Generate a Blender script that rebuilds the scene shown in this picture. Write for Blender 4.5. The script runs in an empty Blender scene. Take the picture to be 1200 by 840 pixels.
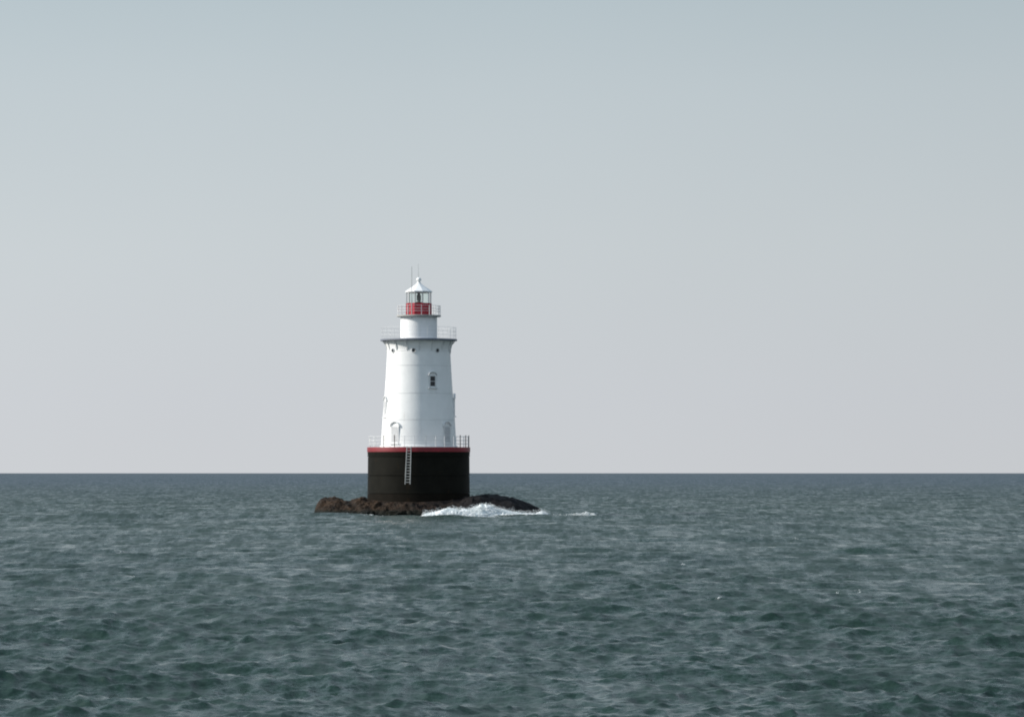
import bpy, math, random
import numpy as np
from mathutils import Vector
scene = bpy.context.scene
C = scene.collection
R = math.radians

# ------------------------------------------------------------------ camera, world, sun
H = 3.9                      # camera height above the water
F = 4480.0                   # focal length in photograph pixels (1200 wide)
cam_d = bpy.data.cameras.new('camera'); cam = bpy.data.objects.new('camera', cam_d); C.objects.link(cam)
cam_d.sensor_width = 36; cam_d.lens = 36*F/1200
cam_d.clip_start = 0.5; cam_d.clip_end = 80000
cam.location = (0, 0, H)
cam.rotation_euler = (R(90)+math.atan(134.0/F), 0, 0)
scene.camera = cam
SUN_AZ = R(-92)              # clockwise from +Y: to the left, a little beyond the tower
SUN_EL = R(30)
w = bpy.data.worlds.new('World'); scene.world = w; w.use_nodes = True
nt = w.node_tree; nt.nodes.clear()
out = nt.nodes.new('ShaderNodeOutputWorld'); bg = nt.nodes.new('ShaderNodeBackground')
sky = nt.nodes.new('ShaderNodeTexSky'); sky.sky_type = 'NISHITA'; sky.sun_disc = False
sky.sun_elevation = SUN_EL; sky.sun_rotation = SUN_AZ
sky.air_density = 1.0; sky.dust_density = 2.5; sky.ozone_density = 2.0
geo = nt.nodes.new('ShaderNodeTexCoord'); sep = nt.nodes.new('ShaderNodeSeparateXYZ')
nt.links.new(geo.outputs['Generated'], sep.inputs[0])
ramp = nt.nodes.new('ShaderNodeValToRGB'); nt.links.new(sep.outputs['Z'], ramp.inputs[0])
cr = ramp.color_ramp
def srgb(r, g, b):
    f = lambda c: (c/255/12.92 if c/255 <= .04045 else ((c/255+.055)/1.055)**2.4)
    return (f(r), f(g), f(b), 1)
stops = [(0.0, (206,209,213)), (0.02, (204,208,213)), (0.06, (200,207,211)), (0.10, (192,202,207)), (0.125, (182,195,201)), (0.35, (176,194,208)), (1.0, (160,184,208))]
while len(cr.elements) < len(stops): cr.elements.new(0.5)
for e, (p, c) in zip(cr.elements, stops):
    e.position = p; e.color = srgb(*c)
# hazy veil over the clear sky
sc = nt.nodes.new('ShaderNodeVectorMath'); sc.operation = 'SCALE'; sc.inputs['Scale'].default_value = 0.1
nt.links.new(sky.outputs[0], sc.inputs[0])
mix = nt.nodes.new('ShaderNodeMix'); mix.data_type = 'RGBA'; mix.inputs['Factor'].default_value = 0.93
nt.links.new(sc.outputs[0], mix.inputs[6]); nt.links.new(ramp.outputs[0], mix.inputs[7])
# barely visible unevenness in the haze
mpn = nt.nodes.new('ShaderNodeMapping'); mpn.inputs['Scale'].default_value = (3.2, 3.2, 4); nt.links.new(geo.outputs['Generated'], mpn.inputs[0])
hz = nt.nodes.new('ShaderNodeTexNoise'); hz.inputs['Scale'].default_value = 2.0; hz.inputs['Detail'].default_value = 4; nt.links.new(mpn.outputs[0], hz.inputs['Vector'])
mr = nt.nodes.new('ShaderNodeMapRange'); mr.inputs[1].default_value = .3; mr.inputs[2].default_value = .7; mr.inputs[3].default_value = .985; mr.inputs[4].default_value = 1.015
nt.links.new(hz.outputs['Fac'], mr.inputs[0])
hs = nt.nodes.new('ShaderNodeVectorMath'); hs.operation = 'SCALE'; nt.links.new(mix.outputs[2], hs.inputs[0]); nt.links.new(mr.outputs[0], hs.inputs['Scale'])
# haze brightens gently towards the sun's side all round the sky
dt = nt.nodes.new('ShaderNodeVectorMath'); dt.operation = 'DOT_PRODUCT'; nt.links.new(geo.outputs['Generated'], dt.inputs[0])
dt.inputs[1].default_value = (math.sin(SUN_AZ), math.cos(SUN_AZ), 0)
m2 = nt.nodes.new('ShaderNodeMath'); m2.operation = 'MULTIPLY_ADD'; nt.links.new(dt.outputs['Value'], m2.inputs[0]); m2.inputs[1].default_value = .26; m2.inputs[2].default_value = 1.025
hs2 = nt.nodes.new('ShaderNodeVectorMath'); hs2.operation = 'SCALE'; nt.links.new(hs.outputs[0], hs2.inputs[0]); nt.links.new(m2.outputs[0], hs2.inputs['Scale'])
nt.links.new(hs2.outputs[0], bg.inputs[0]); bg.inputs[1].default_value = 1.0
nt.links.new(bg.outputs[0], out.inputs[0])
sd = bpy.data.lights.new('sun', 'SUN'); sd.energy = 5.0; sd.angle = R(0.6); sd.color = (1, .95, .87)
so = bpy.data.objects.new('sun', sd); C.objects.link(so)
sdir = Vector((math.sin(SUN_AZ)*math.cos(SUN_EL), math.cos(SUN_AZ)*math.cos(SUN_EL), math.sin(SUN_EL)))
so.rotation_euler = sdir.to_track_quat('Z', 'Y').to_euler(); so.location = (-200, 300, 200)
scene.view_settings.view_transform = 'Standard'; scene.view_settings.look = 'None'
scene.view_settings.exposure = 0; scene.view_settings.gamma = 1
scene.render.engine = 'CYCLES'
scene.cycles.filter_width = 2.0
scene.render.resolution_x = 1024; scene.render.resolution_y = 716

# ------------------------------------------------------------------ helpers
class NT:
    def __init__(s, name):
        s.m = bpy.data.materials.new(name); s.m.use_nodes = True
        s.t = s.m.node_tree; s.b = s.t.nodes['Principled BSDF']
    def n(s, typ, **kw):
        o = s.t.nodes.new(typ)
        for k, v in kw.items():
            if k in o.inputs.keys() if isinstance(k, str) and k[0].isupper() else False: o.inputs[k].default_value = v
            else: setattr(o, k, v)
        return o
    def l(s, a, b): s.t.links.new(a, b)
    def coord(s, scale=(1,1,1), kind='Object'):
        tc = s.n('ShaderNodeTexCoord'); mp = s.n('ShaderNodeMapping'); mp.inputs['Scale'].default_value = scale
        s.l(tc.outputs[kind], mp.inputs[0]); return mp.outputs[0]
    def noise(s, vec, scale, detail=4, rough=.55):
        n = s.n('ShaderNodeTexNoise'); n.inputs['Scale'].default_value = scale
        n.inputs['Detail'].default_value = detail; n.inputs['Roughness'].default_value = rough
        s.l(vec, n.inputs['Vector']); return n
    def ramp(s, fac, stops):
        r = s.n('ShaderNodeValToRGB'); s.l(fac, r.inputs[0])
        while len(r.color_ramp.elements) < len(stops): r.color_ramp.elements.new(.5)
        for e, (p, c) in zip(r.color_ramp.elements, stops):
            e.position = p; e.color = (c, c, c, 1) if not isinstance(c, tuple) else (*c[:3], 1)
        return r.outputs[0]
    def mix(s, fac, a, b, blend='MIX'):
        m = s.n('ShaderNodeMix'); m.data_type = 'RGBA'; m.blend_type = blend
        for sock, v in ((m.inputs[0], fac), (m.inputs[6], a), (m.inputs[7], b)):
            if hasattr(v, 'links'): s.l(v, sock)
            else: sock.default_value = v if not isinstance(v, tuple) else (*v[:3], 1)
        return m.outputs[2]
    def math(s, op, a, b=0.0):
        m = s.n('ShaderNodeMath'); m.operation = op
        for i, v in ((0, a), (1, b)):
            if hasattr(v, 'links'): s.l(v, m.inputs[i])
            else: m.inputs[i].default_value = v
        return m.outputs[0]
    def bump(s, h, strength=.3, dist=.05):
        b = s.n('ShaderNodeBump'); b.inputs['Strength'].default_value = strength; b.inputs['Distance'].default_value = dist
        s.l(h, b.inputs['Height']); s.l(b.outputs[0], s.b.inputs['Normal'])

def painted(name, col, rust=.35, rough=.5, rustcol=(.22, .10, .045), dirt=.25, streak=(1.3, 1.3, .16)):
    k = NT(name)
    v = k.coord(); vs = k.coord(streak)
    n1 = k.noise(v, 1.1, 5); n2 = k.noise(vs, 2.2, 6, .65)
    base = k.mix(k.ramp(n1.outputs['Fac'], [(.35, 0), (.7, 1.0)]), col, tuple(c*(1-dirt) for c in col))
    r = k.ramp(n2.outputs['Fac'], [(.62, 0), (.78, rust)])
    k.l(k.mix(r, base, rustcol), k.b.inputs['Base Color'])
    k.b.inputs['Roughness'].default_value = rough
    k.bump(k.noise(v, 3.0, 5).outputs['Fac'], .25, .03)
    return k.m
M = {}
M['white'] = painted('white_paint', (.88, .885, .89), .26, .5, (.45, .36, .27), .06)
M['seam'] = painted('joint_paint', (.68, .69, .70), .3, .7)
M['trim'] = painted('trim_paint', (.76, .77, .78), .4, .5, (.4, .3, .2), .12)
M['deck_edge'] = painted('gallery_grey_paint', (.19, .21, .26), .4, .6)
M['deck_pale'] = painted('pale_grey_paint', (.42, .42, .40), .5, .6, (.3, .18, .1))
M['red'] = painted('red_paint', (.42, .012, .03), .35, .45, (.22, .03, .025), .25)
M['red_rim'] = painted('red_rim_paint', (.24, .010, .020), .3, .5, (.12, .02, .02), .35)
M['black'] = painted('black_caisson_paint', (.0115, .0112, .0088), .9, .6, (.034, .022, .013), .3, (.8, .8, .25))
M['black_base'] = painted('weathered_caisson_foot', (.012, .010, .0075), .8, .75, (.04, .021, .010), .3, (.8, .8, .5))
for kk in ('black', 'black_base'): M[kk].node_tree.nodes['Principled BSDF'].inputs['Specular IOR Level'].default_value = .06
M['rail'] = painted('white_rail_paint', (.78, .79, .80), .3, .5)
M['galv'] = painted('galvanised_metal', (.42, .44, .44), .4, .45)
M['dark'] = painted('dark_rusted_metal', (.07, .05, .045), .5, .7)
M['lens'] = painted('dark_lamp_metal', (.05, .05, .05), .1, .35)
def plain(name, col, rough=.4):
    k = NT(name); v = k.coord(); n = k.noise(v, 6, 3)
    k.l(k.mix(n.outputs['Fac'], col, tuple(c*.7 for c in col)), k.b.inputs['Base Color']); k.b.inputs['Roughness'].default_value = rough; return k.m
M['pane_dark'] = plain('dark_window_glass', (.012, .02, .028), .12)
M['shutter'] = plain('white_shutter', (.62, .63, .65), .5)
def glass():
    k = NT('clear_lantern_glass'); t = k.t
    tr = k.n('ShaderNodeBsdfTransparent'); tr.inputs[0].default_value = (.96, .985, .975, 1)
    gl = k.n('ShaderNodeBsdfGlossy'); gl.inputs['Roughness'].default_value = .05
    fr = k.n('ShaderNodeFresnel'); fr.inputs[0].default_value = 1.45
    m = k.n('ShaderNodeMixShader'); k.l(fr.outputs[0], m.inputs[0]); k.l(tr.outputs[0], m.inputs[1]); k.l(gl.outputs[0], m.inputs[2])
    o = [n for n in t.nodes if n.type == 'OUTPUT_MATERIAL'][0]; k.l(m.outputs[0], o.inputs[0]); t.nodes.remove(k.b); return k.m
M['glass'] = glass()

class MB:
    def __init__(s): s.v = []; s.f = []
    def box(s, c, size, ax=None):
        c = Vector(c); X, Y, Z = ax if ax else (Vector((1,0,0)), Vector((0,1,0)), Vector((0,0,1)))
        X = Vector(X)*size[0]/2; Y = Vector(Y)*size[1]/2; Z = Vector(Z)*size[2]/2; b = len(s.v)
        for i in (-1, 1):
            for j in (-1, 1):
                for k in (-1, 1): s.v.append(c+X*i+Y*j+Z*k)
        for f in ((0,1,3,2),(4,6,7,5),(0,4,5,1),(2,3,7,6),(0,2,6,4),(1,5,7,3)): s.f.append([b+i for i in f])
        return s
    def tube(s, p0, p1, r, n=8, r1=None):
        p0 = Vector(p0); p1 = Vector(p1); d = (p1-p0).normalized(); r1 = r if r1 is None else r1
        a = d.orthogonal().normalized(); c = d.cross(a); b = len(s.v)
        for p, rr in ((p0, r), (p1, r1)):
            for i in range(n):
                t = 2*math.pi*i/n; s.v.append(p+a*math.cos(t)*rr+c*math.sin(t)*rr)
        for i in range(n): s.f.append([b+i, b+(i+1) % n, b+n+(i+1) % n, b+n+i])
        s.f.append([b+i for i in range(n)][::-1]); s.f.append([b+n+i for i in range(n)])
        return s
    def lathe(s, prof, n=96, rot=0, close=False, wob=0):
        b = len(s.v); m = len(prof)
        for i in range(n):
            t = 2*math.pi*i/n+rot
            for (r, z) in prof: s.v.append(Vector((r*math.sin(t), -r*math.cos(t), z)))
        for i in range(n):
            j = (i+1) % n
            for k in range(m if close else m-1):
                k2 = (k+1) % m
                s.f.append([b+i*m+k, b+j*m+k, b+j*m+k2, b+i*m+k2])
        return s
    def ring(s, z, rad, r, n=72, m=6):
        return s.lathe([(rad+r*math.cos(2*math.pi*k/m), z+r*math.sin(2*math.pi*k/m)) for k in range(m)], n, close=True)
    def build(s, name, mat, parent=None, smooth=False, sharp=32):
        me = bpy.data.meshes.new(name); me.from_pydata([tuple(v) for v in s.v], [], s.f)
        me.materials.append(mat)
        if smooth:
            me.polygons.foreach_set('use_smooth', [True]*len(me.polygons)); me.set_sharp_from_angle(angle=R(sharp))
        o = bpy.data.objects.new(name, me); C.objects.link(o)
        if parent: o.parent = parent
        return o
def tag(o, label=None, cat=None, group=None, kind=None):
    for k, v in (('label', label), ('category', cat), ('group', group), ('kind', kind)):
        if v: o[k] = v
    return o
def around(first, angles, z=0):
    """place first at angles[0], copies at the rest (turned about the parent's axis)"""
    res = []
    for i, a in enumerate(angles):
        o = first if i == 0 else first.copy()
        if i:
            C.objects.link(o); o.parent = first.parent
            for ch in list(first.children):
                c2 = ch.copy(); C.objects.link(c2); c2.parent = o
        o.rotation_euler = (0, 0, R(a)); res.append(o)
    return res

# ------------------------------------------------------------------ the sea
rng = np.random.default_rng(11)
NW = 230
lam = np.exp(math.log(.17)+(math.log(11)-math.log(.17))*rng.uniform(0, 1, NW)**1.15)
SW_DIR = R(-100)                    # travelling towards the viewer, a little from the right
spread = np.where(lam > 5, .38, np.where(lam > 1.5, .7, 1.1))
ang = SW_DIR + rng.normal(0, 1, NW)*spread
kx = 2*np.pi/lam*np.cos(ang); ky = 2*np.pi/lam*np.sin(ang)
ph = rng.uniform(0, 2*np.pi, NW)
slope = np.where(lam > 4.5, .015, np.where(lam > 1.9, .0145, np.where(lam > .8, .021, .045)))*rng.uniform(.6, 1.35, NW)
amp = 1.14*slope*lam/(2*np.pi)
def vnoise(x, y, seed=0):
    xi = np.floor(x).astype(np.int64); yi = np.floor(y).astype(np.int64); fx = x-xi; fy = y-yi
    fx = fx*fx*(3-2*fx); fy = fy*fy*(3-2*fy)
    def h(a, b):
        n = (a*374761393+b*668265263+seed*1442695041) & 0xffffffff
        n = ((n ^ (n >> 13))*1274126177) & 0xffffffff
        return ((n ^ (n >> 16)) & 0xffff)/65535.0
    return (h(xi, yi)*(1-fx)+h(xi+1, yi)*fx)*(1-fy)+(h(xi, yi+1)*(1-fx)+h(xi+1, yi+1)*fx)*fy
def fbm(x, y, o=4, seed=0):
    t = 0; a = .5
    for i in range(o): t = t+a*vnoise(x*2**i, y*2**i, seed+i); a *= .5
    return t/(1-.5**o)
def waves(x, y, spacing):
    z = np.zeros_like(x); dx = np.zeros_like(x); dy = np.zeros_like(x)
    gust = .55+.9*fbm(x/16, y/34, 3, 5)
    for i in range(NW):
        att = np.clip((lam[i]/spacing-1.9)/1.4, 0, 1)
        if not att.any(): continue
        p = kx[i]*x+ky[i]*y+ph[i]; A = amp[i]*att*(gust if lam[i] < 3 else 1)
        z += A*np.cos(p); s = A*np.sin(p)*1.0
        dx -= s*kx[i]*lam[i]/(2*np.pi); dy -= s*ky[i]*lam[i]/(2*np.pi)
    # a few long swell sets rolling in front of and beside the ledge
    for (cx, cy, wx, wy, a) in ((-17, 338, 5, 1.8, .36), (-42, 325, 24, 1.6, .42), (-15, 326, 14, 2.5, .10), (14, 322, 12, 1.6, .3), (36, 318, 7, 1.5, .40), (16, 333, 8, 2.2, .2)):
        z += a*np.exp(-((x-cx)/wx)**2-((y-cy-.03*(x-cx))/wy)**2)*(.7+.6*fbm(x/4, y/4, 3, 9))
    return x+dx, y+dy, z
th_dense = np.linspace(-R(9.5), R(9.5), 471)
th_side = np.linspace(R(9.5), 2*math.pi-R(9.5), 52)[1:-1]
th = np.concatenate([th_dense, th_side]); dth = np.concatenate([np.full(471, th_dense[1]-th_dense[0]), np.full(50, .115)])
rr = [1.5]
while rr[-1] < 42: rr.append(rr[-1]*1.06)
while rr[-1] < 190: rr.append(rr[-1]*1.0017)
while rr[-1] < 950: rr.append(rr[-1]*1.0034)
while rr[-1] < 2600: rr.append(rr[-1]+3.6)
while rr[-1] < 45000: rr.append(rr[-1]*1.03)
rr = np.array(rr); dr = np.gradient(rr)
RRm, TH = np.meshgrid(rr, th, indexing='ij')
spc = np.maximum(dr[:, None]*np.ones_like(TH), RRm*dth[None, :])
spc = np.maximum(spc, .02)
X0 = RRm*np.sin(TH); Y0 = RRm*np.cos(TH)
WX, WY, WZ = waves(X0, Y0, spc)
nr, nc = X0.shape
co = np.stack([WX, WY, WZ], -1).reshape(-1, 3)
co = np.vstack([co, [[0, 0, 0]]])
I, J = np.meshgrid(np.arange(nr-1), np.arange(nc), indexing='ij'); J2 = (J+1) % nc
quads = np.stack([I*nc+J, I*nc+J2, (I+1)*nc+J2, (I+1)*nc+J], -1).reshape(-1, 4)[:, ::-1]
j = np.arange(nc); tris = np.stack([j, (j+1) % nc, np.full(nc, nr*nc)], -1)
me = bpy.data.meshes.new('sea'); me.vertices.add(len(co)); me.vertices.foreach_set('co', co.ravel().astype(np.float32))
loops = np.concatenate([quads.ravel(), tris.ravel()]); me.loops.add(len(loops)); me.loops.foreach_set('vertex_index', loops.astype(np.int32))
starts = np.concatenate([np.arange(len(quads))*4, len(quads)*4+np.arange(nc)*3]); me.polygons.add(len(starts))
me.polygons.foreach_set('loop_start', starts.astype(np.int32)); me.polygons.foreach_set('use_smooth', np.ones(len(starts), bool))
me.update(calc_edges=True); me.validate()
sea = bpy.data.objects.new('sea', me); C.objects.link(sea); tag(sea, kind='structure')

k = NT('sea_water')
tc = k.n('ShaderNodeTexCoord').outputs['Object']
def msc(sx, sy):
    mp = k.n('ShaderNodeMapping'); mp.inputs['Scale'].default_value = (sx, sy, 1); k.l(tc, mp.inputs[0]); return mp.outputs[0]
def cnoise(vec, scale, detail, rough=.6):
    n = k.noise(vec, scale, detail, rough); s = k.n('ShaderNodeVectorMath'); s.operation = 'SUBTRACT'
    k.l(n.outputs['Color'], s.inputs[0]); s.inputs[1].default_value = (.5, .5, .5); return s.outputs[0]
def vscale(v, f):
    s = k.n('ShaderNodeVectorMath'); s.operation = 'SCALE'; k.l(v, s.inputs[0])
    if hasattr(f, 'links'): k.l(f, s.inputs['Scale'])
    else: s.inputs['Scale'].default_value = f
    return s.outputs[0]
def vadd(a, b):
    s = k.n('ShaderNodeVectorMath'); s.operation = 'ADD'; k.l(a, s.inputs[0]); k.l(b, s.inputs[1]); return s.outputs[0]
gust = k.noise(msc(1/30, 1/50), 1.0, 3); gf = k.ramp(gust.outputs['Fac'], [(.3, .65), (.7, 1.15)])
nA = cnoise(msc(4.2, 5.2), 1.0, 6, .78)       # ripples
nB = cnoise(msc(.34, .5), 1.0, 4, .6)         # chop, carries on where the mesh gets coarse
geoN = k.n('ShaderNodeNewGeometry'); ln = k.n('ShaderNodeVectorMath'); ln.operation = 'LENGTH'; k.l(tc, ln.inputs[0])
far = k.math('MINIMUM', k.math('DIVIDE', ln.outputs['Value'], 700.0), 1.0)      # open water far out: rougher than the mesh shows
pert = vadd(vscale(nA, k.math('MULTIPLY', gf, 2.2)), vscale(nB, k.math('ADD', k.math('MULTIPLY', far, 1.0), .4)))
flat = k.n('ShaderNodeVectorMath'); flat.operation = 'MULTIPLY'; k.l(pert, flat.inputs[0]); flat.inputs[1].default_value = (1, 1, 0)
nn = k.n('ShaderNodeVectorMath'); nn.operation = 'NORMALIZE'; k.l(vadd(geoN.outputs['Normal'], flat.outputs[0]), nn.inputs[0])
k.l(nn.outputs[0], k.b.inputs['Normal'])
cn = k.noise(msc(1/22, 1/60), 1.0, 4)
far_blue = k.math('MINIMUM', k.math('MAXIMUM', k.math('DIVIDE', k.math('SUBTRACT', ln.outputs['Value'], 450.0), 1100.0), 0.0), 1.0)  # base colour turns bluer with distance from the origin
k.l(k.mix(far_blue, k.mix(cn.outputs['Fac'], (.009, .029, .0175), (.009, .026, .022)), (.009, .028, .043)), k.b.inputs['Base Color'])
streak = k.noise(msc(1.1, .11), 1.0, 8, .72); streak2 = k.noise(msc(.16, .03), 1.0, 4, .6)     # wind-ruffled lanes running with the wind
sm = k.ramp(k.math('ADD', k.math('MULTIPLY', streak.outputs['Fac'], .74), k.math('MULTIPLY', streak2.outputs['Fac'], .26)), [(.43, 0.0), (.57, 1.0)])
k.l(k.math('ADD', k.math('ADD', k.math('MULTIPLY', k.math('POWER', far, .5), .20), .08), k.math('MULTIPLY', sm, .30)), k.b.inputs['Roughness']); k.b.inputs['IOR'].default_value = 1.33
me.materials.append(k.m)

def px(xp, yp, z=0.0):
    """photograph pixel -> point of the plane z"""
    d = F*(H-z)/(yp-554.0); return (xp-600)*d/F, d

# ------------------------------------------------------------------ lighthouse
LX, LY = -8.54, 350.0
def zz(y): return H+(554-y)/12.8
LH = bpy.data.objects.new('lighthouse', None); C.objects.link(LH); LH.location = (LX, LY, 0)
tag(LH, 'white tapering iron lighthouse with red banded lantern on a black round caisson', 'lighthouse')

# caisson
core = MB().lathe([(0, .3), (4.60, .3), (4.60, 5.9), (0, 5.9)], 96).build('caisson', M['black'], LH, True)
def course(parent, r0, z0, r1, z1, mat, lip=0, name='plate_course', n=96, t=.12):
    p = [(r0-t, z0), (r0, z0+.002)]
    if lip: p += [(r0+lip, z0), (r0+lip, z0+.07), (r0, z0+.09)]
    for q in (.33, .66): p.append((r0+(r1-r0)*q, z0+(z1-z0)*q))
    p += [(r1, z1), (r1-t, z1)]
    return MB().lathe(p, n).build(name, mat, parent, True)
course(core, 4.70, .35, 4.69, zz(578)-.02, M['black_base'], 0)
course(core, 4.68, zz(578)+.02, 4.66, zz(557)-.03, M['black'], .03)
course(core, 4.66, zz(557)+.02, 4.65, zz(535)-.02, M['black'], .035)
course(core, 4.66, zz(535)+.02, 4.69, zz(529.6)-.01, M['black'], .04)
tag(MB().lathe([(4.55, zz(529.5)), (4.72, zz(529.5)), (4.72, zz(529.5)+.04), (4.72, zz(524)-.04), (4.71, zz(524)), (4.55, zz(524))], 96, close=True).build('caisson_rim', M['red_rim'], LH, True), 'faded red rim band around the caisson top')
DZ = zz(524)
MB().lathe([(0, DZ-.06), (4.56, DZ-.06), (4.56, DZ-.2), (0, DZ-.2)], 96).build('caisson_deck', M['deck_pale'], LH, True)
# ladder
lad = MB(); a0 = R(-10.5); top = (478.5, 483.4); bot = (476.4, 482.2)
def fr(p, z, r=4.98): return Vector(((p-490.7)/12.97, -math.sqrt(r*r-((p-490.7)/12.97)**2), z))
zt, zb = zz(523), zz(567)
for i in (0, 1): lad.tube(fr(top[i], zt), fr(bot[i], zb), .038, 8)
for z in (zz(530), zz(548), zz(561)):
    q = (zt-z)/(zt-zb)
    for i in (0, 1):
        p = fr(top[i]+(bot[i]-top[i])*q, z); lad.tube(p, p*1.0+Vector((.0, .36, 0)), .022, 6)
lado = lad.build('ladder', M['galv'], LH, True)
rg = MB().tube((-.2, 0, 0), (.2, 0, 0), .03, 8).build('rung', M['galv'], lado, True)
for i in range(13):
    o = rg if i == 0 else rg.copy()
    if i: C.objects.link(o); o.parent = lado
    q = (i+.6)/13.3; z = zt+(zb-zt)*q
    p = (fr(top[0]+(bot[0]-top[0])*q, z)+fr(top[1]+(bot[1]-top[1])*q, z))/2
    o.location = p; o.rotation_euler.z = R(-10); o.scale = (1.05, 1, 1)
# railing helper
def railing(name, rad, z0, zs, angles, rail_r, post_r, mat, darks=(), dmat=None, hpost=None, skip=None):
    m = MB()
    for z in zs: m.ring(z, rad, rail_r, 96, 6)
    o = m.build(name, mat, LH, True)
    top = max(zs)+.03 if hpost is None else z0+hpost
    f = MB().tube((0, -rad, z0-.06), (0, -rad, top), post_r, 6).build('post', mat, o, True)
    light = [a for a in angles if a not in darks]; around(f, light)
    if darks:
        f2 = MB().tube((0, -rad, z0-.06), (0, -rad, top+.08), post_r*1.25, 6).build('post', dmat, o, True); around(f2, darks)
    return o
# angle a: 0 faces the viewer, positive to the right of the photograph (rotation about z is counter-clockwise = to the right here)
railing('caisson_railing', 4.60, DZ, (zz(511.5), zz(516), zz(520)), [-3.6, 9.6, 21, 32, 45, -15, -57, -72, 101, 117, 133, 149, 165, 181, 197, 213, 229, 245, 260], .015, .032, M['rail'],
        (-42, -27, 56.6, 70, 86), M['dark'])
# tower shell
prof = [(524, 3.44), (508, 3.385), (492, 3.31), (477, 3.22), (461.5, 3.12), (445, 3.03), (429, 2.96), (412, 2.89), (400, 2.88)]
def trad(z):
    zs = [zz(a) for a, _ in prof]; return float(np.interp(z, zs, [b for _, b in prof]))
tw = MB().lathe([(trad(z)-.035, z) for z in np.linspace(DZ-.1, zz(400), 24)], 96).build('tower', M['seam'], LH, True)
ys = [524, 492.3, 461.5, 429, 412, 400]
for i in range(5):
    z0, z1 = zz(ys[i])+(.0 if i == 0 else .010), zz(ys[i+1])-.010
    p = [(trad(z0)-.1, z0)]
    for z in np.linspace(z0, z1, 7): p.append((trad(z), z))
    if i: p.insert(1, (trad(z0)+.010, z0)); p.insert(2, (trad(z0)+.010, z0+.05))
    p.append((trad(z1)-.1, z1))
    MB().lathe(p, 96).build('plate_course', M['white'], tw, True, 40)
MB().lathe([(3.44, DZ-.05), (3.56, DZ-.05), (3.56, DZ+.12), (3.42, DZ+.16)], 96).build('tower_foot', M['white'], LH, True)
# openings
def window(a, ytop, ybot, wid, pane, shut=False, proud=.14, hoodw=1.5):
    z1, z0 = zz(ytop), zz(ybot); zm = (z0+z1)/2; h = z1-z0
    def P(t, o, z): return Vector((t, -(trad(zm)+o), z))
    fw = .13; m = MB(); base = (trad(zm)-trad(z1))
    for s in (-1, 1): m.box(P(s*(wid/2+fw/2), proud/2-.10, zm), (fw, proud+.2, h+.1))
    m.box(P(0, proud/2-.10, z0-fw/2), (wid+2*fw, proud+.2, fw)); m.box(P(0, proud/2-.12, z1+fw/2), (wid+2*fw, proud+.2, fw))
    fo = m.build('window', M['trim'], LH)
    hd = MB(); n = 9; rw = wid/2+fw+.05                  # arched hood
    pts = [(-rw*math.cos(math.pi*i/(n-1)), z1+.09+min(.42, .34*h)*math.sin(math.pi*i/(n-1))) for i in range(n)]
    for (xa, za), (xb, zb_) in zip(pts[:-1], pts[1:]):
        u = Vector((xb-xa, 0, zb_-za)); L = u.length; u.normalize(); nrm = Vector((-u.z, 0, u.x))
        hd.box(P((xa+xb)/2, proud/2+.0, (za+zb_)/2), (L+.04, proud+.1, .06), (u, Vector((0, 1, 0)), nrm))
    hd.build('hood', M['trim'], fo)
    MB().box(P(0, proud/2+.02, z0-fw-.035), (wid+2*fw+.16, proud+.22, .07)).build('sill', M['trim'], fo)
    pm = MB(); 
    gap = .07
    for zc, hh in ((z0+h*.25, h/2-gap/2), (z0+h*.75, h/2-gap/2)): pass
    for q in (.25, .75):
        MB().box(P(0, .015, z0+h*q), (wid, .06, h/2-.03)).build('shutter' if shut else 'pane', pane, fo)
    MB().box(P(0, .02, zm), (wid, .08, .045)).build('glazing_bar', M['trim'], fo)
    fo.rotation_euler.z = R(a); return fo
window(25.7, 441.7, 453.3, .47, M['pane_dark'], False, .05)
window(-70, 471, 487, .50, M['shutter'], True, .02)
window(91, 468, 486, .55, M['shutter'], True, .10)
window(-38.5, 501, 518, .70, M['shutter'], True, .03)
window(51, 501, 518, .70, M['shutter'], True, .03)
window(150, 501, 522, .8, M['shutter'], True, .03)
pr = MB(); rp = trad(zz(411.5))
po = MB()
n = 16
b = []
for s0, s1, mm in ((.155, -.10, 0),):
    pass
rim = MB()
for i in range(n):
    t0, t1 = 2*math.pi*i/n, 2*math.pi*(i+1)/n
    rim.tube((.20*math.cos(t0), -rp-.03, zz(411.5)+.20*math.sin(t0)), (.20*math.cos(t1), -rp-.03, zz(411.5)+.20*math.sin(t1)), .04, 6)
rim = rim.build('porthole', M['trim'], LH, True)
MB().tube((0, -rp-.035, zz(411.5)), (0, -rp+.02, zz(411.5)), .175, 16).build('porthole_glass', M['pane_dark'], rim)
around(rim, [-7.8+45*i for i in range(8)])
# main gallery
GZ = zz(397.5)
gal = MB().lathe([(1.5, GZ), (3.50, GZ), (3.52, GZ-.03), (3.52, GZ-.15), (3.44, GZ-.17), (3.44, GZ-.13), (2.6, GZ-.16), (2.6, GZ-.3)], 96).build('gallery', M['deck_edge'], LH, True, 20)
MB().lathe([(2.88, zz(411.8)), (2.90, zz(408)), (3.0, zz(404)), (3.08, zz(401.3)), (3.12, GZ-.17), (2.8, GZ-.17)], 96).build('cove', M['white'], gal, True)
bm_ = MB()
bp = [(2.86, zz(413)), (2.95, zz(410)), (3.06, zz(404.5)), (3.24, zz(401.6)), (3.34, GZ-.23), (2.86, GZ-.23)]
for sx in (-.045, .045):
    for (r_, z_) in bp: bm_.v.append(Vector((sx, -r_, z_)))
nn_ = len(bp)
bm_.f.append(list(range(nn_))); bm_.f.append(list(range(nn_, 2*nn_))[::-1])
for i in range(nn_): bm_.f.append([i, i+nn_, (i+1) % nn_+nn_, (i+1) % nn_])
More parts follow.
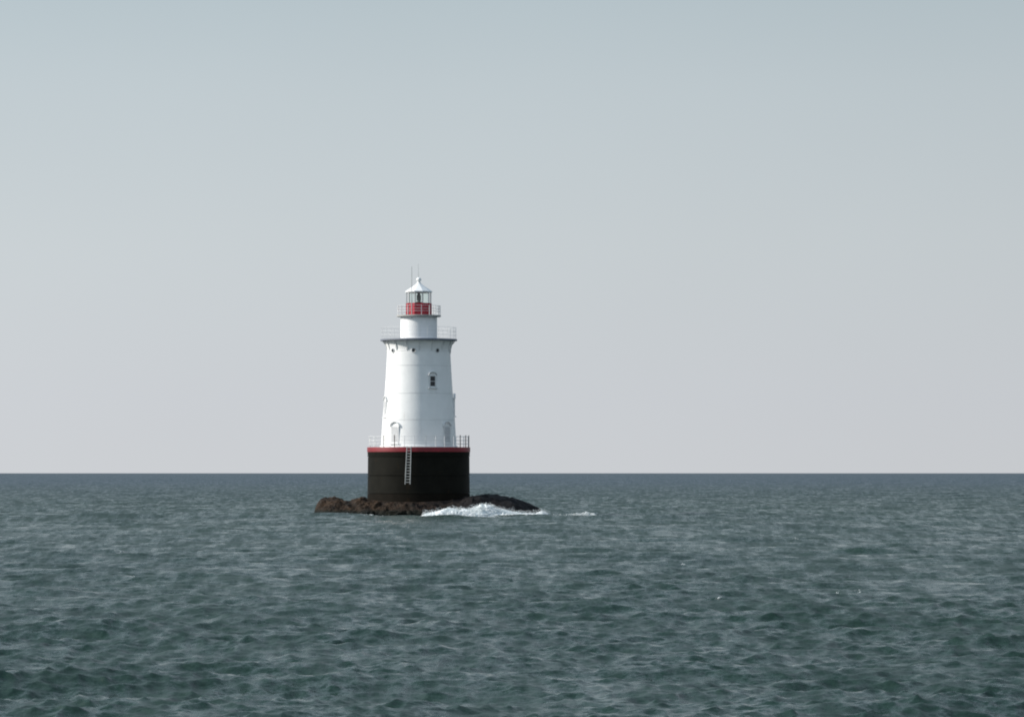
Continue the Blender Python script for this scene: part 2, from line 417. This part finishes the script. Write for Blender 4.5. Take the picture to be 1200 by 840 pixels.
br = bm_.build('bracket', M['trim'], gal); around(br, [-20+22.5*i/1.0 for i in range(16)])
railing('gallery_railing', 3.42, GZ, (zz(384), zz(388.5), zz(393)), [-3+18*i for i in range(20)], .009, .013, M['rail'])
# watch room
LZ = zz(369.5)
wr = MB().lathe([(1.72, GZ-.02), (1.72, GZ+.1), (1.68, GZ+.12), (1.68, zz(384)), (1.67, LZ-.2), (1.74, LZ-.12)], 80).build('watch_room', M['white'], LH, True)
MB().box((-.5, -1.60, GZ+.95), (.02, .02, .02)) 
lg = MB().lathe([(.4, LZ), (2.02, LZ), (2.04, LZ-.02), (2.04, LZ-.12), (1.98, LZ-.14), (1.72, LZ-.14), (1.66, LZ-.22)], 80).build('lantern_gallery', M['deck_pale'], LH, True, 20)
railing('lantern_railing', 1.96, LZ, (zz(358.5), zz(362), zz(365)), [8.5, -29, 31, 52, 89, -52, -75, 112, 138, 164, -100, -126, -150, 190], .016, .030, M['rail'])
# lantern
NL = 10; hr = math.pi/NL
par = MB().lathe([(1.10, LZ), (1.15, LZ), (1.15, zz(355.5)), (1.02, zz(355.5)+.02), (1.02, LZ)], NL, hr).build('lantern', M['red'], LH)
GL0, GL1 = zz(355.5)+.02, zz(342.3)
for i in range(NL):
    t0, t1 = hr+2*hr*i, hr+2*hr*(i+1); r_ = 1.10
    A = Vector((r_*math.sin(t0), -r_*math.cos(t0), 0)); B = Vector((r_*math.sin(t1), -r_*math.cos(t1), 0)); u = (B-A).normalized(); nrm = u.cross(Vector((0, 0, 1)))
    MB().box((A+B)/2+Vector((0, 0, (GL0+GL1)/2)), ((B-A).length-.06, .02, GL1-GL0), (u, nrm, Vector((0, 0, 1)))).build('glass_pane', M['glass'], par)
mu = MB().box((0, -1.12, (GL0+GL1)/2), (.055, .055, GL1-GL0)).build('mullion', M['rail'], par); around(mu, [18+36*i for i in range(NL)])
mu2 = MB().box((0, -1.155, (LZ+GL0)/2), (.04, .06, GL0-LZ-.02)).build('lantern_rib', M['red'], par); around(mu2, [18+36*i for i in range(NL)])
MB().lathe([(1.07, GL1-.05), (1.17, GL1-.05), (1.17, GL1+.03), (1.07, GL1+.03)], NL, hr, close=True).build('eave_ring', M['trim'], par)
lm = MB().lathe([(0, LZ+.9), (.34, LZ+.9), (.34, GL0+.08), (.17, GL0+.15), (.15, GL0+.22), (.20, GL0+.26), (.20, GL1-.30), (.13, GL1-.22), (.13, GL1-.08), (0, GL1-.08)], 20).build('lamp', M['lens'], LH, True)
RZ = zz(342)
rf = MB().lathe([(0, RZ+.01), (1.20, RZ+.01), (1.24, RZ-.03), (1.24, RZ+.05), (.95, RZ+.24), (.55, RZ+.50), (.28, RZ+.70), (.17, RZ+.82), (.15, RZ+.92)], NL, hr).build('roof', M['white'], LH)
MB().lathe([(.0, RZ+.9), (.13, RZ+.9), (.12, RZ+.98), (.19, RZ+1.02), (.235, RZ+1.12), (.20, RZ+1.24), (.10, RZ+1.32), (0, RZ+1.34)], 24).build('vent_ball', M['white'], rf, True)
MB().tube((-.03, 0, RZ+1.3), (-.06, 0, zz(309)), .018, 6, .01).build('lightning_rod', M['galv'], rf)
ant = MB().tube((-.60, -1.90, LZ-.1), (-.60, -1.90, zz(353)), .045, 8).tube((-.60, -1.90, zz(353)), (-.60, -1.90, zz(313.5)), .032, 8, .020).tube((-.60, -1.90, LZ-.1), (-.60, -1.62, LZ-.3), .03, 6).build('antenna', M['galv'], LH, True)

# ------------------------------------------------------------------ rock ledge
def rockmat(name, wet=.5):
    k = NT(name); g = k.n('ShaderNodeNewGeometry'); s = k.n('ShaderNodeSeparateXYZ'); k.l(g.outputs['Position'], s.inputs[0])
    v = k.coord((1, 1, 1)); n1 = k.noise(v, .9, 8, .65); n2 = k.noise(v, 2.6, 6, .7)
    brown = k.mix(k.ramp(n1.outputs['Fac'], [(.38, 0), (.62, 1)]), (.008, .0065, .005), (.048, .028, .016))
    n3 = k.noise(v, 7.0, 4, .7); brown = k.mix(k.ramp(n3.outputs['Fac'], [(.62, 0), (.74, .5)]), brown, (.13, .10, .075))
    h = k.math('ADD', s.outputs['Z'], k.math('MULTIPLY', n2.outputs['Fac'], .7))
    wetz = k.ramp(h, [(.8, 1), (1.0, 0)])
    # brown weed and rust-stained stone on the left, blending to near-black on the right
    hx = k.math('ADD', s.outputs['X'], k.math('MULTIPLY', n1.outputs['Fac'], 6)); hx = k.math('DIVIDE', k.math('ADD', hx, 14), 16)
    right = k.ramp(hx, [(.35, 0), (.85, 1)])
    c = k.mix(right, brown, (.009, .008, .009))
    k.l(k.mix(wetz, c, (.007, .008, .005)), k.b.inputs['Base Color'])
    k.b.inputs['Roughness'].default_value = wet; k.b.inputs['Specular IOR Level'].default_value = .15
    k.bump(n2.outputs['Fac'], .9, .25); return k.m
M['rock'] = rockmat('ledge_rock', .7)
def pxl(x): return (x-490.7)/12.8
tp = [(364, -.9), (368, -.2), (372, .9), (378, 1.35), (388, 1.5), (397, 1.42), (405, 1.12), (415, 1.3), (425, 1.6), (432, 1.45), (460, 1.3), (500, 1.3), (545, 1.5), (553, 1.66), (565, 1.83), (580, 1.82), (593, 1.62), (605, 1.38), (615, 1.10), (626, .8), (634, .45), (644, -.1), (655, -.9)]
gx = np.linspace(-10.4, 13.4, 330); gy = np.linspace(-13, 9, 250)
GX, GY = np.meshgrid(gx, gy, indexing='ij')
prof_x = np.interp(GX, [pxl(a) for a, _ in tp], [b for _, b in tp])
frontw = np.interp(GX, [-10, -8.5, -5, -1, 4, 8, 12], [4.0, 5.8, 8.0, 9.6, 9.0, 7.5, 4.0])
backw = np.interp(GX, [-10, -7, 0, 8, 12], [2, 5, 7.5, 6, 2.5])
edge = fbm(GX/1.7, GY/1.7, 4, 21)-.5
q = np.where(GY < 0, -GY/frontw, GY/backw)+edge*.28
fall = 1-np.clip((q-.52)/.55, 0, 1)**1.35*1.0
rid = 1-np.abs(fbm(GX/1.2+3, GY/.8, 5, 33)*2-1)
n1 = fbm(GX/2.3, GY/2.0, 5, 40)-.5; n2 = fbm(GX/.45, GY/.45, 4, 50)-.5
strata = np.floor((GX*.35+GY*.2+n1*2)*2.2)
st = vnoise(strata*3.7+.5, strata*0+.5, 77)-.5
inner = np.clip((np.hypot(GX, GY)-4.9)/1.0, 0, 1)
GZr = (prof_x+1.2)*fall-1.2+inner*np.interp(GX, [3, 6.5], [1, .5])*(n1*.55+(rid-.75)*.45+n2*.42+st*.30)
GZr = np.where(np.hypot(GX, GY) < 4.9, np.minimum(GZr, 1.35), GZr)
co = np.stack([GX+n2*.1, GY+n1*.3, GZr], -1).reshape(-1, 3); a_, b_ = GX.shape
I, J = np.meshgrid(np.arange(a_-1), np.arange(b_-1), indexing='ij')
fc = np.stack([I*b_+J, (I+1)*b_+J, (I+1)*b_+J+1, I*b_+J+1], -1).reshape(-1, 4)
me = bpy.data.meshes.new('rock_ledge'); me.from_pydata(co.tolist(), [], fc.tolist()); me.materials.append(M['rock'])
me.polygons.foreach_set('use_smooth', [True]*len(me.polygons)); me.set_sharp_from_angle(angle=R(38))
ro = bpy.data.objects.new('rock_ledge', me); C.objects.link(ro); ro.location = (LX, LY, 0)
tag(ro, 'low dark rock ledge in the sea that carries the black caisson', 'rock')
import bmesh
def boulder(x, y, z, sx, sy, sz, seed, label):
    rn = random.Random(seed); bm = bmesh.new(); bmesh.ops.create_icosphere(bm, subdivisions=4, radius=1)
    planes = [(Vector((rn.gauss(0, 1), rn.gauss(0, 1), rn.gauss(0, .8))).normalized(), rn.uniform(.68, .92)) for _ in range(14)]
    off = rn.uniform(0, 50)
    for v in bm.verts:
        p = v.co
        for nrm, d in planes:
            t = p.dot(nrm)-d
            if t > 0: p = p-nrm*t*.92
        nz = float(fbm(np.array(p.x*2.6+off), np.array(p.y*2.6+p.z*2.3), 5, seed))-.5
        p = p*(1+nz*.7); v.co = Vector((p.x*sx, p.y*sy, p.z*sz))
    me = bpy.data.meshes.new('boulder'); bm.to_mesh(me); bm.free(); me.materials.append(M['rock'])
    me.polygons.foreach_set('use_smooth', [True]*len(me.polygons)); me.set_sharp_from_angle(angle=R(32))
    o = bpy.data.objects.new('boulder', me); C.objects.link(o); o.location = (LX+x, LY+y, z); o.rotation_euler.z = rn.uniform(0, 6)
    tag(o, label, 'boulder', 'boulders along the left and front of the ledge'); return o
boulder(-8.45, -2.4, .55, 1.05, .9, .78, 1, 'dark rounded boulder at the far left tip of the ledge')
boulder(-7.1, -3.4, .55, .7, .8, .6, 2, 'low brown boulder just right of the left tip boulder')
boulder(-6.0, -4.6, .35, .8, .8, .55, 3, 'rust brown boulder midway between left tip and caisson')
boulder(-4.4, -7.0, .25, .9, .8, .45, 4, 'wet brown boulder below the left edge of the caisson')
boulder(-1.7, -8.6, .20, 1.1, .8, .5, 5, 'wet weedy boulder at the water below the ladder')
boulder(-5.35, -2.5, 1.1, .55, .6, .45, 6, 'small reddish boulder against the left side of the caisson')

# ------------------------------------------------------------------ surf and foam
k = NT('sea_foam'); v = k.coord(); n = k.noise(v, 3.5, 6, .7)
k.l(k.ramp(n.outputs['Fac'], [(.36, (.50, .58, .60)), (.56, (.86, .88, .89))]), k.b.inputs['Base Color'])
k.b.inputs['Roughness'].default_value = .8; k.b.inputs['Subsurface Weight'].default_value = .3
k.b.inputs['Subsurface Radius'].default_value = (.2, .2, .2); k.bump(n.outputs['Fac'], .4, .06)
M['foam'] = k.m
ICO = None
def ico():
    bm = bmesh.new(); bmesh.ops.create_icosphere(bm, subdivisions=1, radius=1)
    v = np.array([q.co[:] for q in bm.verts]); f = np.array([[w.index for w in q.verts] for q in bm.faces]); bm.free(); return v, f
IV, IF = ico()
def blobs(pts, radii, rs):
    V = []; Fc = []; b = 0
    for p, r in zip(pts, radii):
        j = IV*(1+rs.uniform(-.35, .35, (len(IV), 1)))*np.array([rs.uniform(.8, 1.7), rs.uniform(.7, 1.3), rs.uniform(.5, 1.0)])*r
        V.append(j+p); Fc.append(IF+b); b += len(IV)
    return np.vstack(V), np.vstack(Fc)
def foam_object(name, V, Fc, label):
    me = bpy.data.meshes.new(name); me.from_pydata(V.tolist(), [], Fc.tolist()); me.materials.append(M['foam'])
    me.polygons.foreach_set('use_smooth', [True]*len(me.polygons))
    o = bpy.data.objects.new(name, me); C.objects.link(o); tag(o, label, 'foam', kind='stuff'); return o
rs = np.random.default_rng(4)
# surf along the right front of the ledge: crest height over photograph x
sp = [(496, 0), (501, .25), (507, .4), (514, .5), (528, .85), (540, .78), (549, .70), (556, .9), (566, 1.22), (576, 1.18), (586, .85), (596, .55), (606, .42), (614, .32), (628, .26), (636, .55), (641, .35), (646, 0)]
def surf_line(xp):
    return np.interp(xp, [490, 520, 560, 600, 640], [-10.2, -10.6, -10.0, -8.6, -6.2])
sx_ = np.linspace(495, 646, 330); sv = np.linspace(-1, 1, 42)
SX, SV = np.meshgrid(sx_, sv, indexing='ij')
sp = [(a, b*.85) for a, b in sp]
hh = np.interp(SX, [a for a, _ in sp], [b for _, b in sp])
bx = (SX-490.7)/12.9; by = surf_line(SX)+SV*1.8-.5
lump = fbm(bx/.55, by/.5, 5, 60)
bz = hh*(1-np.abs(SV)**1.6)*(.15+1.15*lump)+.12*(1-np.abs(SV))-.15*np.abs(SV)**3
V1 = np.stack([bx+LX+(fbm(bx/.4, by/.4, 3, 61)-.5)*.3, by+LY, bz], -1).reshape(-1, 3); a_, b_ = SX.shape
I, J = np.meshgrid(np.arange(a_-1), np.arange(b_-1), indexing='ij')
T = np.stack([I*b_+J, (I+1)*b_+J, (I+1)*b_+J+1, I*b_+J, (I+1)*b_+J+1, I*b_+J+1], -1).reshape(-1, 3)
N = 15000
xp = rs.uniform(495, 645, N); q = rs.uniform(-1, 1, N); hN = np.interp(xp, [a for a, _ in sp], [b for _, b in sp])
zc = hN*(1-np.abs(q)**1.5)*rs.uniform(.3, 1.25, N)
P = np.stack([(xp-490.7)/12.9+LX, surf_line(xp)+q*1.8-.5+LY, zc], -1)
rad = np.exp(rs.normal(-3.6, .5, N))*np.where(zc > hN*.95, .6, 1)
N2 = 5000                                     # spray thrown above the crest, thinning upwards
xq = rs.uniform(498, 645, N2); hq = np.interp(xq, [a for a, _ in sp], [b for _, b in sp])
burst = fbm(xq/7.0, xq*0+.5, 4, 90)
P2 = np.stack([(xq-490.7)/12.9+LX, surf_line(xq)+rs.normal(0, .6, N2)-.3+LY, hq*.85+np.minimum(rs.exponential(.12, N2), .35)*(.2+1.6*burst)], -1)
# wash: thin scattered foam on the water along the whole front of the ledge
N3 = 5200
xw = np.where(rs.uniform(0, 1, N3) < .62, rs.uniform(492, 672, N3), rs.uniform(366, 500, N3))
yw = np.interp(xw, [366, 400, 440, 490, 520, 560, 600, 640, 665], [-3.2, -6.2, -9.2, -10.8, -12, -12, -10.5, -8, -7])-rs.exponential(1.1, N3)
xm = (xw-490.7)/12.9+LX; ym = yw+LY
keep = fbm(xm/.8, ym/1.1, 4, 91) > np.where(xw < 490, .56, .44)
xm, ym = xm[keep], ym[keep]; _, _, zw = waves(xm, ym, np.full(len(xm), 1.0))
P3 = np.stack([xm, ym, zw+.01], -1)
P = np.vstack([P, P2, P3]); rad = np.concatenate([rad, np.exp(rs.normal(-4.4, .4, N2)), np.exp(rs.normal(-3.7, .4, len(xm)))])
V2, F2 = blobs(P, rad, rs)
foam_object('breaking_surf', np.vstack([V1, V2]), np.vstack([T, F2+len(V1)]), 'white surf breaking against the right front of the rock ledge')
# foam flecks: whitecaps riding the waves
def fleck(xp, yp, wpx, hpx, n, seed):
    r_ = np.random.default_rng(seed); cx, cy = px(xp, yp); s = cy/F
    x = cx+r_.normal(0, .35, n)*wpx*s; t = (x-cx)/(wpx*s)
    hgt = hpx*s*np.exp(-(t*1.6)**2)*(.25+1.1*fbm(x*2.2, x*0+seed, 3, seed))
    y = cy+r_.normal(0, .25, n)+.4*np.sin(t*5)
    _, _, z0 = waves(x, y, np.full(n, .05)+cy*.003)
    z = z0+hgt*r_.uniform(-.1, 1, n)
    return np.stack([x, y, z], -1), np.exp(r_.normal(0, .35, n))*np.clip(.12*hpx*s/2, .010, .030)
V3, R3 = [], []
for a in ((688, 606, 9, 6.5, 1200, 1), (679, 606.5, 12, 6, 900, 31), (694, 606, 11, 6, 900, 32), (685, 607, 26, 4, 700, 33), (700, 603.5, 10, 3, 60, 11), (70, 597, 8, 2.5, 40, 2), (276, 596, 4, 2.5, 20, 3), (858, 583, 9, 2, 40, 4), (967, 600, 4, 1.5, 16, 5), (950, 602, 5, 1, 12, 6),
          (142, 648, 9, 2.2, 40, 7), (163, 676, 8, 2, 36, 8), (800, 662, 6, 3, 36, 9), (842, 701, 5, 3, 36, 10), (792, 617, 6, 2, 22, 12), (932, 635, 5, 3, 24, 13), (1007, 697, 4, 3, 20, 14), (981, 699, 3, 3, 16, 15),
          (505, 660, 5, 2, 20, 16), (590, 612, 6, 2, 30, 17), (1110, 592, 5, 1.5, 16, 18), (1120, 592, 5, 1.5, 12, 19), (30, 610, 6, 1.5, 16, 20), (110, 600, 12, 1.2, 24, 21)):
    p_, r_ = fleck(*a); V3.append(p_); R3.append(r_)
V3 = np.vstack(V3); R3 = np.concatenate(R3)
Va, Fa = blobs(V3, R3, rs)
foam_object('whitecap_foam', Va, Fa, 'small scattered white flecks of foam on the wave crests')
